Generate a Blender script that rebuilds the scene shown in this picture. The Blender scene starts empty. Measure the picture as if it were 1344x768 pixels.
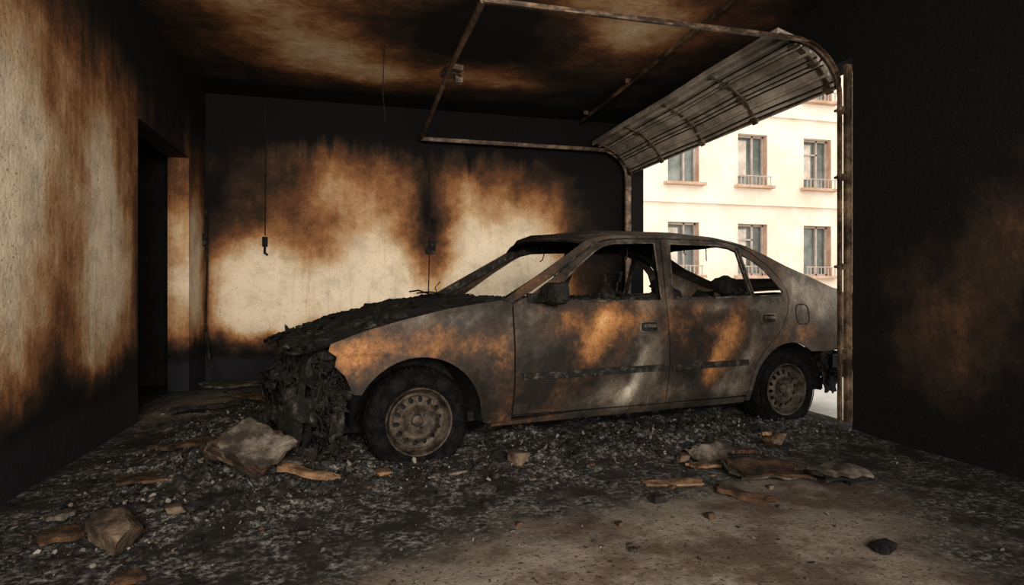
import bpy, bmesh, math, random
from mathutils import Vector, noise, Matrix, Euler
from mathutils.geometry import tessellate_polygon
random.seed(7)
scene=bpy.context.scene
def nz(x,y,z,s=1.0,seed=0.0):
    return noise.noise(Vector((x*s+seed*7.3,y*s-seed*3.1,z*s+seed*1.7)))
# ------------------------------------------------------------ materials
class NB:
    def __init__(s,name):
        s.mat=bpy.data.materials.new(name); s.mat.use_nodes=True
        s.t=s.mat.node_tree; s.n=s.t.nodes; s.l=s.t.links
        s.bsdf=s.n['Principled BSDF']
        s.tc=s.n.new('ShaderNodeTexCoord'); s.P=s.tc.outputs['Object']
    def put(s,sock,v):
        if isinstance(v,(int,float)): sock.default_value=v
        elif isinstance(v,tuple):
            sock.default_value=v if len(sock.default_value)==len(v) else v+(1,)
        else: s.l.new(v,sock)
    def m(s,op,a,b=None,c=None,clamp=False):
        n=s.n.new('ShaderNodeMath'); n.operation=op; n.use_clamp=clamp
        s.put(n.inputs[0],a)
        if b is not None: s.put(n.inputs[1],b)
        if c is not None: s.put(n.inputs[2],c)
        return n.outputs[0]
    def add(s,*a):
        r=a[0]
        for b in a[1:]: r=s.m('ADD',r,b)
        return r
    def mul(s,a,b): return s.m('MULTIPLY',a,b)
    def ma(s,a,b,c): return s.m('MULTIPLY_ADD',a,b,c)
    def clamp(s,a): return s.m('ADD',a,0.0,clamp=True)
    def sep(s,v):
        n=s.n.new('ShaderNodeSeparateXYZ'); s.l.new(v,n.inputs[0]); return n.outputs
    def comb(s,x,y,z):
        n=s.n.new('ShaderNodeCombineXYZ')
        for i,v in enumerate((x,y,z)): s.put(n.inputs[i],v)
        return n.outputs[0]
    def noise(s,vec,scale,detail=5,rough=.6,color=False):
        n=s.n.new('ShaderNodeTexNoise'); s.l.new(vec,n.inputs['Vector'])
        n.inputs['Scale'].default_value=scale; n.inputs['Detail'].default_value=detail
        n.inputs['Roughness'].default_value=rough
        return n.outputs['Color'] if color else n.outputs[0]
    def warp(s,vec,scale,amp,detail=3):
        c=s.noise(vec,scale,detail,color=True)
        a=s.n.new('ShaderNodeVectorMath'); a.operation='SUBTRACT'; s.l.new(c,a.inputs[0]); a.inputs[1].default_value=(.5,.5,.5)
        b=s.n.new('ShaderNodeVectorMath'); b.operation='MULTIPLY_ADD'; s.l.new(a.outputs[0],b.inputs[0]); b.inputs[1].default_value=(amp,)*3
        s.l.new(vec,b.inputs[2]); return b.outputs[0]
    def gauss(s,x,x0,sx,y,y0,sy,amp=1.0):
        a=s.ma(x,1/sx,-x0/sx); b=s.ma(y,1/sy,-y0/sy)
        q=s.ma(b,b,s.mul(a,a)); return s.mul(s.m('EXPONENT',s.mul(q,-1.0)),amp)
    def step(s,x,a,b):
        n=s.n.new('ShaderNodeMapRange'); n.interpolation_type='SMOOTHSTEP'
        s.put(n.inputs[0],x); n.inputs[1].default_value=a; n.inputs[2].default_value=b
        return n.outputs[0]
    def ramp(s,f,stops):
        n=s.n.new('ShaderNodeValToRGB'); s.l.new(f,n.inputs[0]); e=n.color_ramp.elements
        while len(e)<len(stops): e.new(.5)
        for i,(p,c) in enumerate(stops): e[i].position=p; e[i].color=c+(1,)
        return n.outputs[0]
    def mix(s,f,a,b):
        n=s.n.new('ShaderNodeMix'); n.data_type='RGBA'
        s.put(n.inputs[0],f); s.put(n.inputs[6],a); s.put(n.inputs[7],b); return n.outputs[2]
    def out(s,color,rough=.8,metal=0.0,bump=None,bstr=.3,bdist=.01,spec=.2):
        s.put(s.bsdf.inputs['Base Color'],color); s.put(s.bsdf.inputs['Roughness'],rough)
        s.put(s.bsdf.inputs['Metallic'],metal)
        s.bsdf.inputs['Specular IOR Level'].default_value=spec
        if bump is not None:
            b=s.n.new('ShaderNodeBump'); b.inputs['Strength'].default_value=bstr; b.inputs['Distance'].default_value=bdist
            s.l.new(bump,b.inputs['Height']); s.l.new(b.outputs[0],s.bsdf.inputs['Normal'])
        return s.mat
SOOT=[(0,(.64,.545,.42)),(.20,(.56,.455,.33)),(.36,(.42,.28,.16)),(.50,(.26,.13,.058)),(.64,(.12,.056,.028)),(.78,(.042,.026,.017)),(.92,(.015,.011,.009)),(1,(.007,.006,.006))]
def wall_mat(name,ax,blobs,bias,band=None,vdrip=.25,topdark=None,namp=.62,gray=(.26,.23,.19)):
    b=NB(name); W=b.warp(b.P,1.5,.55,5); o=b.sep(W); u=o[ax]; v=o[2]
    raw=b.sep(b.P)
    br=None
    for (u0,su,v0,sv,am) in blobs:
        g=b.gauss(u,u0,su,v,v0,sv,am); br=g if br is None else b.add(br,g)
    br=b.m('MINIMUM',br,1.10)
    soot=b.ma(br,-1.0,bias)
    if vdrip:
        d=b.noise(b.comb(b.mul(raw[0],7.0),b.mul(raw[1],7.0),b.mul(raw[2],.7)),1.0,4,.65)
        soot=b.add(soot,b.ma(d,vdrip*1.6,-.8*vdrip))
    n=b.noise(b.P,2.8,8,.66); soot=b.add(soot,b.ma(n,namp,-namp/2))
    f=b.noise(b.P,38,4,.7); soot=b.add(soot,b.ma(f,.16,-.08))
    if topdark:
        d2=b.noise(b.comb(b.mul(raw[0],6.0),b.mul(raw[1],6.0),b.mul(raw[2],.5)),1.0,4,.6)
        soot=b.add(soot,b.mul(b.step(b.ma(d2,1.0,b.ma(raw[2],1.0,-.50)),topdark[0],topdark[1]),topdark[2]))
    if band:
        W2=b.sep(b.warp(b.P,5,.12,4)); k=b.m('SUBTRACT',1.0,b.step(W2[2],band[0],band[1]))
        k2=b.m('SUBTRACT',1.0,b.step(o[2],band[1],band[2]))
        soot=b.add(soot,b.mul(k2,.36))
    soot=b.clamp(soot)
    col=b.ramp(soot,SOOT)
    cl=b.m('SUBTRACT',1.0,b.step(soot,.25,.60))
    g=b.noise(b.P,6,8,.74); col=b.mix(b.mul(b.mul(b.step(g,.42,.72),.50),cl),col,gray)
    st=b.noise(b.comb(b.mul(raw[0],14.0),b.mul(raw[1],14.0),b.mul(raw[2],1.2)),1.0,5,.65)
    col=b.mix(b.mul(b.mul(b.step(st,.54,.74),.30),cl),col,(.19,.135,.09))
    sp=b.noise(b.P,60,2,.5); col=b.mix(b.mul(b.step(sp,.64,.70),.6),col,(.03,.02,.015))
    if band: col=b.mix(b.mul(k,.96),col,(.016,.016,.019))
    bm=b.add(b.mul(f,.5),b.noise(b.P,9,8,.7))
    return b.out(col,.92,0,bm,.4,.02)
M={}
M['back']=wall_mat('soot_plaster_back',0,[(-.95,.55,.92,.66,1.04),(.22,.52,1.0,.80,1.04),(1.38,.38,1.20,.74,1.04),(2.10,.44,1.20,.78,1.04),(.6,1.9,.75,.45,.5),(-.15,.9,2.15,.55,.44),(1.5,.8,2.1,.45,.26),(.80,.12,1.70,.45,-.28)],1.04,(.20,.27,.52),.10,(2.30,2.95,.60),.66)
M['left']=wall_mat('soot_plaster_left',1,[(3.1,.55,1.20,.95,.92),(4.30,.48,1.10,.85,.94),(2.2,.6,1.2,.9,.85),(6.5,.5,1.2,.9,.95),(3.6,1.8,2.0,.7,.33)],1.03,(.22,.32,.62),.28,(2.3,3.1,.42),.72,(.21,.185,.155))
M['right']=wall_mat('soot_plaster_right',1,[(2.75,.35,.80,.45,.32),(2.3,.3,1.2,.5,.26)],1.08,None,.12)
b=NB('soot_ceiling'); W=b.sep(b.warp(b.P,1.4,.7,5)); R=None
for (x0,sx,y0,sy,am) in [(-.25,.65,5.5,.55,.95),(-.6,.7,4.5,.6,.85),(.3,.5,6.0,.35,.6),(1.25,.55,5.75,.35,.75),(2.3,.6,4.4,.7,.9),(1.6,.5,3.8,.35,.75),(.4,.5,4.0,.3,.65),(0,.5,3.3,.5,.5)]:
    g=b.gauss(W[0],x0,sx,W[1],y0,sy,am); R=g if R is None else b.add(R,g)
R=b.add(R,b.gauss(W[0],.95,.42,W[1],4.85,.38,-1.0))
s=b.ma(R,-.66,.91); s=b.add(s,b.ma(b.noise(b.P,2.6,8,.68),.75,-.37),b.ma(b.noise(b.P,30,4,.7),.16,-.08)); s=b.clamp(s)
ed=b.sep(b.P); s=b.add(s,b.mul(b.step(ed[1],6.3,6.85),.4)); s=b.clamp(s)
M['ceil']=b.out(b.ramp(s,SOOT),.9,0,b.noise(b.P,12,8,.7),.4,.02)
# floor
b=NB('ash_concrete_floor'); o=b.sep(b.warp(b.P,2.2,.45,5)); 
R=b.add(b.gauss(o[0],1.2,.95,o[1],1.85,.66,1.0),b.gauss(o[0],2.2,.5,o[1],2.5,.45,.5),b.gauss(o[0],.2,.5,o[1],1.7,.4,.6),b.gauss(o[0],-1.3,.35,o[1],5.3,.8,.7))
R=b.add(R,b.ma(b.noise(b.P,4,8,.72),1.2,-.55))
n=b.noise(b.P,16,8,.78)
c=b.mix(b.step(n,.32,.72),(.205,.172,.142),(.105,.087,.073))
c=b.mix(b.mul(b.step(b.noise(b.P,2.4,6,.65),.44,.62),.85),c,(.062,.040,.029))
spk=b.noise(b.P,48,3,.6); c=b.mix(b.mul(b.step(spk,.58,.66),.75),c,(.015,.012,.010))
c2=b.mix(b.step(b.noise(b.P,36,6,.8),.44,.68),(.011,.0105,.010),(.20,.19,.175))
c3=b.mix(b.step(b.noise(b.P,5,4,.6),.38,.60),(.014,.012,.011),c2)
c=b.mix(b.step(R,.22,.80),c3,c)
M['floor']=b.out(c,.9,0,b.add(b.mul(n,.6),b.mul(b.noise(b.P,70,4,.7),.6)),.5,.012)
# burned paint
def car_mat():
    b=NB('burned_paint'); Wv=b.warp(b.P,4,.18,5); o=b.sep(Wv); x,z=o[0],o[2]
    pw=b.sep(b.warp(b.P,3,.22,3)); p=b.sep(b.P)
    al=b.add(b.mul(pw[0],.55),b.mul(pw[2],.83)); ac=b.add(b.mul(pw[0],.83),b.mul(pw[2],-.55))
    sv=b.comb(b.mul(al,2.2),b.mul(ac,6.0),b.mul(p[1],3.0)); st=b.noise(sv,1.0,9,.68)
    sv2=b.comb(b.mul(al,1.8),b.mul(ac,4.2),b.ma(p[1],3.0,9.0)); st2=b.noise(sv2,1.0,8,.66)
    n1=b.noise(b.P,4,9,.66); n2=b.noise(b.P,24,7,.75)
    def sb(x0,z0,sa,sc,am):
        a0=x0*.55+z0*.83; c0=x0*.83-z0*.55
        AL=b.add(b.mul(x,.55),b.mul(z,.83)); AC=b.add(b.mul(x,.83),b.mul(z,-.55))
        return b.gauss(AL,a0,sa,AC,c0,sc,am)
    g=b.add(b.gauss(x,1.50,.12,z,.62,.26,.42),b.gauss(x,1.25,.30,z,.30,.08,.32),b.gauss(x,3.05,.50,z,.88,.24,.60),b.gauss(x,1.6,1.0,z,1.33,.10,.28),
      b.gauss(x,.75,.30,z,.83,.05,.22),sb(2.30,.48,.16,.06,.50),sb(1.36,.36,.15,.05,.55),b.gauss(x,2.0,.5,z,.84,.04,.32),b.gauss(x,.10,.35,z,.77,.06,.26),b.gauss(x,2.15,.4,z,.28,.06,.32),b.gauss(x,.60,.12,z,.60,.25,.10))
    g=b.add(g,.15,b.ma(st,1.0,-.50),b.ma(n1,1.0,-.50),b.ma(n2,.40,-.20),b.gauss(x,1.78,.16,z,.60,.2,-.38),b.gauss(x,0,.6,z,.25,.28,-.32),b.gauss(x,.85,.25,z,.40,.16,-.34))
    r=b.add(sb(1.14,.66,.24,.10,.54),sb(2.12,.62,.28,.12,.58),b.gauss(x,-.33,.22,z,.60,.11,.38),b.gauss(x,.05,.40,z,.66,.09,.32),b.gauss(x,.47,.08,z,.5,.3,.26),b.gauss(x,.9,.25,z,.74,.06,.26),sb(2.0,.38,.14,.05,.36),b.gauss(x,.7,.3,z,1.0,.1,.25),b.gauss(x,1.4,.3,z,.78,.07,.25),b.gauss(x,2.9,.2,z,.62,.1,.2))
    r=b.add(r,b.ma(st2,1.3,-.57),b.ma(n1,.7,-.35),b.ma(n2,.45,-.22))
    col=b.ramp(b.clamp(g),[(0,(.010,.009,.008)),(.28,(.031,.026,.022)),(.52,(.088,.075,.061)),(.78,(.215,.19,.155)),(1,(.40,.365,.315))])
    rc=b.ramp(b.clamp(b.ma(n2,.4,b.ma(r,.95,-.16))),[(0,(.030,.017,.011)),(.28,(.070,.035,.018)),(.55,(.175,.082,.032)),(.80,(.33,.165,.066)),(1,(.44,.28,.15))])
    col=b.mix(b.mul(b.step(r,-.08,.55),.86),col,rc)
    sp=b.noise(b.P,90,3,.6); col=b.mix(b.mul(b.step(sp,.58,.66),.55),col,(.015,.011,.009))
    return b.out(col,.66,.1,b.add(n2,b.mul(n1,.5),b.mul(sp,.5)),.4,.004)
M['car']=car_mat()
def simple(name,c1,c2,scale=12,rough=.85,metal=0,bstr=.5,bd=.01,lo=.35,hi=.68,spec=.2):
    b=NB(name); n=b.noise(b.P,scale,7,.7)
    return b.out(b.mix(b.step(n,lo,hi),c1,c2),rough,metal,b.noise(b.P,scale*3,6,.7),bstr,bd,spec)
M['char']=simple('char_black',(.004,.004,.004),(.022,.019,.017),18,bstr=.9)
M['charg']=simple('char_grey',(.010,.009,.008),(.095,.084,.073),18,lo=.46,hi=.80,bstr=.8)
M['tire']=simple('burned_rubber',(.0035,.0035,.0035),(.011,.010,.010),20,rough=.95,spec=.04)
M['rim']=simple('burned_steel_rim',(.012,.009,.007),(.075,.058,.044),14,rough=.6,metal=.2)
M['track']=simple('sooty_steel',(.035,.024,.017),(.24,.165,.11),7,rough=.5,metal=.4,bstr=.2,lo=.40,hi=.72,spec=.5)
M['doorp']=simple('sooty_door_panel',(.16,.135,.11),(.46,.41,.35),2.0,rough=.5,metal=.2,bstr=.1,lo=.35,hi=.70)
M['wood']=simple('charred_wood',(.010,.007,.005),(.085,.048,.028),9,bstr=.9)
M['wood2']=simple('brown_board',(.045,.025,.014),(.19,.118,.068),9,bstr=.8)
M['stone']=simple('scorched_rubble',(.022,.015,.011),(.150,.110,.078),7,bstr=.9,lo=.38,hi=.72)
M['sheet']=simple('ash_sheet',(.026,.021,.017),(.17,.145,.12),8,bstr=.6,lo=.42,hi=.75)
M['facade']=simple('cream_facade',(.77,.66,.54),(.85,.77,.67),.9,bstr=.05,lo=.35,hi=.65)
M['trimf']=simple('facade_trim',(.46,.30,.21),(.62,.45,.35),2,bstr=.05)
M['wframe']=simple('window_frame_paint',(.42,.35,.30),(.58,.50,.44),3,bstr=.05)
M['wglass']=simple('window_pane',(.16,.18,.17),(.36,.38,.36),.9,rough=.2,bstr=.0)
M['curtain']=simple('window_curtain',(.55,.47,.40),(.75,.68,.60),3,bstr=.05)
M['ground']=simple('yard_concrete',(.45,.43,.40),(.60,.58,.55),2)
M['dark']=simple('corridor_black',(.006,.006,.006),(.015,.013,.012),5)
b=NB('ash_flakes'); g=b.n.new('ShaderNodeNewGeometry'); 
M['ash']=b.out(b.ramp(g.outputs['Random Per Island'],[(0,(.005,.005,.005)),(.50,(.018,.016,.015)),(.78,(.055,.050,.045)),(.92,(.13,.12,.108)),(.96,(.055,.030,.017)),(1,(.22,.205,.18))]),.9,0,b.noise(b.P,60,4,.7),.4,.005)
# ------------------------------------------------------------ geometry helpers
def finish(name,me,mats,parent,angle=38):
    for m in mats: me.materials.append(m)
    for p in me.polygons: p.use_smooth=True
    me.set_sharp_from_angle(angle=math.radians(angle))
    o=bpy.data.objects.new(name,me); scene.collection.objects.link(o)
    if parent: o.parent=parent
    return o
def empty(name,loc=(0,0,0),rz=0):
    o=bpy.data.objects.new(name,None); scene.collection.objects.link(o); o.location=loc; o.rotation_euler=(0,0,rz); return o
_ico={}
def ico(s):
    if s not in _ico:
        bm=bmesh.new(); bmesh.ops.create_icosphere(bm,subdivisions=s,radius=1)
        bm.verts.index_update(); _ico[s]=([v.co.copy() for v in bm.verts],[[v.index for v in f.verts] for f in bm.faces]); bm.free()
    return _ico[s]
class Geo:
    def __init__(s): s.v=[]; s.f=[]; s.m=[]
    def add(s,v,f,mi=0):
        k=len(s.v); s.v+= [tuple(a) for a in v]; s.f+=[[i+k for i in q] for q in f]; s.m+=[mi]*len(f)
    def box(s,c,d,rot=None,mi=0,jit=0):
        hx,hy,hz=d[0]/2,d[1]/2,d[2]/2
        v=[Vector((a*hx,b_*hy,e*hz)) for a in(-1,1) for b_ in(-1,1) for e in(-1,1)]
        if jit: v=[p+Vector([random.uniform(-jit,jit) for _ in range(3)]) for p in v]
        if rot: 
            R=Euler(rot).to_matrix(); v=[R@p for p in v]
        v=[p+Vector(c) for p in v]
        s.add(v,[(0,1,3,2),(4,6,7,5),(0,4,5,1),(2,3,7,6),(0,2,6,4),(1,5,7,3)],mi)
    def tube(s,pts,rx,ry=None,n=8,closed=False,ref=(0,0,1),mi=0,rot=0):
        ry=ry or rx; pts=[Vector(p) for p in pts]; N=len(pts); V=[];F=[]; ref=Vector(ref)
        for i,p in enumerate(pts):
            a=pts[(i-1)%N] if (closed or i>0) else p; c=pts[(i+1)%N] if (closed or i<N-1) else p
            t=(c-a).normalized(); r=ref if abs(t.dot(ref))<.95 else Vector((1,0,0)) if abs(t.x)<.9 else Vector((0,1,0))
            sd=t.cross(r).normalized(); up=sd.cross(t)
            for k in range(n):
                an=2*math.pi*k/n+rot; V.append(p+sd*rx*math.cos(an)+up*ry*math.sin(an))
        for i in range(N if closed else N-1):
            j=(i+1)%N
            for k in range(n): F.append((i*n+k,i*n+(k+1)%n,j*n+(k+1)%n,j*n+k))
        if not closed: F.append(tuple(range(n))[::-1]); F.append(tuple((N-1)*n+k for k in range(n)))
        s.add(V,F,mi)
    def bar(s,pts,w,h,**k): s.tube(pts,w*.7071,h*.7071,n=4,rot=math.pi/4,**k)
    def lump(s,c,r,sub=3,amp=.35,fr=2.0,seed=0,mi=0,rot=0,hf=0):
        vs,fs=ico(sub); out=[]
        R=Matrix.Rotation(rot,3,'Z')
        for p in vs:
            d=1+amp*nz(p.x,p.y,p.z,fr,seed)+amp*.5*nz(p.x,p.y,p.z,fr*2.7,seed+3)
            if hf: d+=hf*abs(nz(p.x,p.y,p.z,7,seed+8))
            q=Vector((p.x*d*r[0],p.y*d*r[1],p.z*d*r[2])); out.append(R@q+Vector(c))
        s.add(out,fs,mi)
    def sheet(s,o,u,v,nu,nv,amp,fr,seed=0,torn=.0,mi=0,th=.004):
        o,u,v=Vector(o),Vector(u),Vector(v); n=u.cross(v).normalized(); V=[];F=[]
        for j in range(nv+1):
            for i in range(nu+1):
                a,c=i/nu,j/nv; p=o+u*a+v*c; p=p+n*amp*(nz(p.x,p.y,p.z,fr,seed)+.5*nz(p.x,p.y,p.z,fr*2.5,seed+5))
                p=p+(u.normalized()*nz(p.x,p.y,p.z,fr*1.3,seed+9)+v.normalized()*nz(p.x,p.y,p.z,fr*1.3,seed+12))*amp*.7
                V.append(p)
        for j in range(nv):
            for i in range(nu):
                e=min(i,nu-1-i,j,nv-1-j)/max(2,min(nu,nv)/2)
                if torn and nz(i*.37,j*.37,seed*1.3)*1.4>e*1.6+.45-torn: continue
                k=j*(nu+1)+i; F.append((k,k+1,k+nu+2,k+nu+1))
        V2=[p+n*th for p in V]; s.add(V,F,mi); s.add(V2,[f[::-1] for f in F],mi)
    def lathe(s,prof,c,n=48,mi=0,zmin=None,sgn=1):
        V=[];F=[];m=len(prof)
        for k in range(n):
            a=2*math.pi*k/n
            for (r,y) in prof:
                z=c[2]+r*math.sin(a); x=c[0]+r*math.cos(a)
                if zmin is not None and z<zmin:
                    x=c[0]+(x-c[0])*1.05; z=zmin
                V.append((x,c[1]+sgn*y,z))
        for k in range(n):
            j=(k+1)%n
            for i in range(m-1): F.append((k*m+i,k*m+i+1,j*m+i+1,j*m+i))
        s.add(V,F,mi)
    def obj(s,name,mats,parent=None,angle=38,recalc=True):
        me=bpy.data.meshes.new(name); me.from_pydata(s.v,[],s.f)
        for p,mi in zip(me.polygons,s.m): p.material_index=mi
        if recalc:
            bm=bmesh.new(); bm.from_mesh(me); bmesh.ops.recalc_face_normals(bm,faces=bm.faces); bm.to_mesh(me); bm.free()
        return finish(name,me,mats,parent,angle)
def shell_geo(outline,holes,fn,fn2,step=None):
    loops=[outline]+list(holes)
    tri=tessellate_polygon([[Vector((a,b_,0)) for a,b_ in L] for L in loops])
    flat=[p for L in loops for p in L]
    bm=bmesh.new(); vs=[bm.verts.new((a,b_,0)) for a,b_ in flat]
    for t in tri:
        try: bm.faces.new([vs[i] for i in t])
        except: pass
    if step:
        for ax in (0,1):
            lo=min(p[ax] for p in flat); hi=max(p[ax] for p in flat); k=math.ceil(lo/step)
            while k*step<hi:
                co=[0,0,0]; co[ax]=k*step+1e-4; no=[0,0,0]; no[ax]=1
                bmesh.ops.bisect_plane(bm,geom=bm.verts[:]+bm.edges[:]+bm.faces[:],plane_co=co,plane_no=no); k+=1
    bm.verts.index_update(); n=len(bm.verts)
    V=[fn(v.co.x,v.co.y) for v in bm.verts]+[fn2(v.co.x,v.co.y) for v in bm.verts]
    F=[[v.index for v in f.verts] for f in bm.faces]; F+=[[i+n for i in f[::-1]] for f in F]
    for e in bm.edges:
        if len(e.link_faces)==1: a,c=e.verts[0].index,e.verts[1].index; F.append((a,c,c+n,a+n))
    bm.free(); return V,F
def arc(cx,cz,R,a0,a1,n):
    return [(cx+R*math.cos(math.radians(a0+(a1-a0)*i/n)),cz+R*math.sin(math.radians(a0+(a1-a0)*i/n))) for i in range(n+1)]
# ------------------------------------------------------------ room shell
XL,XR,YB,H=-1.48,3.23,6.90,2.98; YF=-2.0
def wall(name,outline,holes,fn,fn2,mat):
    g=Geo(); g.add(*shell_geo(outline,holes,fn,fn2)); return g.obj(name,[mat])
wall('wall_back',[(XL-.2,0),(XR+.2,0),(XR+.2,H),(XL-.2,H)],[],lambda a,c:(a,YB,c),lambda a,c:(a,YB+.2,c),M['back'])
wall('wall_left',[(YF,0),(4.86,0),(4.86,2.17),(6.25,2.17),(6.25,0),(YB,0),(YB,H),(YF,H)],[],lambda a,c:(XL,a,c),lambda a,c:(XL-.18,a,c),M['left'])
DY0,DY1,DZ=3.37,6.80,2.50
wall('wall_right',[(YF,0),(DY0,0),(DY0,DZ),(DY1,DZ),(DY1,0),(YB,0),(YB,H),(YF,H)],[],lambda a,c:(XR,a,c),lambda a,c:(XR+.2,a,c),M['right'])
wall('wall_front',[(XL-.2,0),(XR+.2,0),(XR+.2,H),(XL-.2,H)],[[(-1.3,.8),(2.2,.8),(2.2,2.5),(-1.3,2.5)]],lambda a,c:(a,YF,c),lambda a,c:(a,YF-.2,c),M['right'])  # opening made up, out of view, to let the added lamp shine in
g=Geo(); g.box(((XL+XR)/2,(YF+YB)/2,H+.06),(XR-XL+.4,YB-YF+.4,.12)); g.obj('ceiling',[M['ceil']])
g=Geo()
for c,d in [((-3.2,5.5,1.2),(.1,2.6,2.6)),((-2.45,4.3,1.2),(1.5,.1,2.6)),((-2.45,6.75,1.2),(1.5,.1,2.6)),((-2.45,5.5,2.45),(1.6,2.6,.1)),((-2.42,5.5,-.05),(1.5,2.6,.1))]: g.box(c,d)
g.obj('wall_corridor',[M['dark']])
# car placement
CO=Vector((.351,3.268,0)); CA=math.radians(9.02); ca,sa=math.cos(CA),math.sin(CA)
def tocar(X,Y): dx,dy=X-CO.x,Y-CO.y; return dx*ca+dy*sa,-dx*sa+dy*ca
def mound(X,Y):
    x,y=tocar(X,Y); dx=max(-1.05-x,0,x-2.8); dy=max(-.10-y,0,y-1.9); d=math.hypot(dx,dy)
    m=math.exp(-(d/.30)**2); m*= 1 if X<XR-.1 else max(0,1-(X-XR+.1)*3)
    if y<.2:
        for wx in (0,2.69): m*=1-.75*math.exp(-((x-wx)/.28)**2-((y+.05)/.22)**2)
    m2=math.exp(-((X+.6)/.7)**2-((Y-3.4)/.9)**2)
    n=.5+.7*nz(X,Y,0,3.5); f=nz(X,Y,1,11); f2=nz(X,Y,2,28); f3=nz(X,Y,3,55)
    return max(0,m*(.018+.038*n+.024*f+.016*f2+.009*f3)+m2*(.018+.025*n+.018*f+.012*f2+.006*f3)+.002+.0015*f2)
g=Geo(); NX,NY=300,390; x0,x1,y0,y1=XL,XR+.2,0.8,YB
for j in range(NY+1):
    for i in range(NX+1):
        X=x0+(x1-x0)*i/NX; Y=y0+(y1-y0)*j/NY; g.v.append((X,Y,mound(X,Y)))
for j in range(NY):
    for i in range(NX): k=j*(NX+1)+i; g.f.append((k,k+1,k+NX+2,k+NX+1)); g.m.append(0)
g.box(((XL+XR)/2,(YF+YB)/2,-.11),(XR-XL+.4,YB-YF,.2))
g.add([(x0,YF,0),(x1,YF,0),(x1,y0,.0),(x0,y0,.0)],[(0,1,2,3)])
g.obj('floor',[M['floor']],recalc=False)
# ------------------------------------------------------------ car
car=empty('burned_sedan_car',(CO.x,CO.y,0),CA)
WC=[(0,.235,.35),(2.69,.235,.335)]
CW=1.68
def yin(x,z):
    if z<=.88:
        t=z-.52; y=.012+(.30*t*t if t>0 else .45*t*t)
    else: y=.012+.0389+(z-.88)*.45
    y+=.10*max(0,.2-x)**2+1.2*max(0,-.45-x)**2+.12*max(0,x-2.6)**2+.6*max(0,x-3.2)**2
    for cx,cz,R in WC:
        r=math.hypot(x-cx,z-cz); 
        if z>.1: y-=.020*math.exp(-((r-R)/.035)**2)
    y-=.009*math.exp(-((z-.62)/.018)**2)
    y+=.009*nz(x,0,z,3.0)+.003*nz(x,0,z,9.0)
    return y
def P(x,z,off=0,side=0):
    y=yin(x,z)+off; return (x,y if side==0 else CW-y,z)
top=[(.50,.885),(.66,.98),(.85,1.09),(1.02,1.19),(1.12,1.25),(1.19,1.280),(1.30,1.297),(1.45,1.306),(1.76,1.313),(2.05,1.316),(2.228,1.312),(2.34,1.297),(2.45,1.272),(2.64,1.205),(2.83,1.118),(3.07,1.035),(3.20,.99),(3.30,.962),(3.45,.945),(3.56,.92)]
def topz(x):
    for (a,za),(c,zc) in zip(top,top[1:]):
        if a<=x<=c: return za+(zc-za)*(x-a)/(c-a)
    return top[-1][1] if x>top[-1][0] else top[0][1]
ftop=[(-.46,.665),(-.3,.725),(-.1,.78),(.16,.84),(.35,.868),(.49,.885)]
def fz(x):
    for (a,za),(c,zc) in zip(ftop,ftop[1:]):
        if a<=x<=c: return za+(zc-za)*(x-a)/(c-a)
    return .665-( -.46-x)*.30 if x<-.46 else .885
rdr=[(2.315,.215),(2.32,.24),(2.335,.33),(2.37,.42),(2.45,.525),(2.54,.60),(2.62,.67),(2.685,.77),(2.725,.87),(2.735,.93)]
rdt=[(2.735,.93),(2.71,1.02),(2.63,1.12),(2.50,1.215),(2.40,1.262),(2.30,1.283),(2.20,1.289),(1.735,1.288)]
def sh(L,dx,dz): return [(a+dx,c+dz) for a,c in L]
fwin=[(.76,.877),(.88,.97),(1.03,1.085),(1.185,1.19),(1.25,1.225),(1.34,1.247),(1.50,1.256),(1.67,1.258),(1.605,.874)]
rwin=[(1.705,.885),(1.795,1.258),(2.20,1.260),(2.29,1.252),(2.375,1.222),(2.375,.897)]
qwin=[(2.405,.899),(2.405,1.205),(2.50,1.155),(2.59,1.085),(2.66,.985),(2.69,.93),(2.665,.908)]
fdoor=[(.556,.222),(1.634,.212),(1.640,.88),(1.722,1.284),(1.45,1.280),(1.33,1.270),(1.22,1.245),(1.03,1.135),(.85,1.015),(.70,.925),(.60,.882),(.558,.86)]
rdoor=[(1.642,.212)]+rdr+rdt[1:]+[(1.648,.88)]
fender=ftop[::-1]+[(-.47,.63),(-.43,.60),(-.44,.55),(-.39,.50),(-.36,.43),(-.345,.40)]+arc(0,.235,.35,152,2,26)+[(.365,.20),(.40,.185),(.548,.185),(.548,.86)]
quarter=top+[(3.61,.80),(3.62,.60),(3.58,.50),(3.06,.49)]+arc(2.69,.235,.335,52,180,24)+[(2.345,.175),(2.325,.175)]+sh(rdr,.008,0)+sh(rdt[1:-1],.002,.008)+[(1.728,1.296),(1.45,1.288),(1.32,1.278),(1.21,1.254),(1.02,1.145),(.84,1.026),(.69,.936),(.59,.892),(.552,.872)]
sill=[(.42,.165),(2.31,.165),(2.31,.205),(1.0,.210),(.42,.180)]
def panel(nm,out,holes,th=.012,off=0,step=.05,mat='car'):
    for side in (0,1):
        g=Geo(); g.add(*shell_geo(out,holes,lambda a,c:P(a,c,off,side),lambda a,c:P(a,c,off+th,side),step))
        g.obj(nm+('_near' if side==0 else '_far'),[M[mat]],car,32)
panel('fender',fender,[]); panel('front_door',fdoor,[fwin]); panel('rear_door',rdoor,[rwin,qwin])
panel('body_side',quarter,[]); panel('sill',sill,[],.05,-.004)
panel('door_liner',[(.50,.2),(2.31,.2),(2.36,.45),(2.6,.72),(2.6,.86),(.5,.86)],[],.01,.035,.1,'char')
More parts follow.
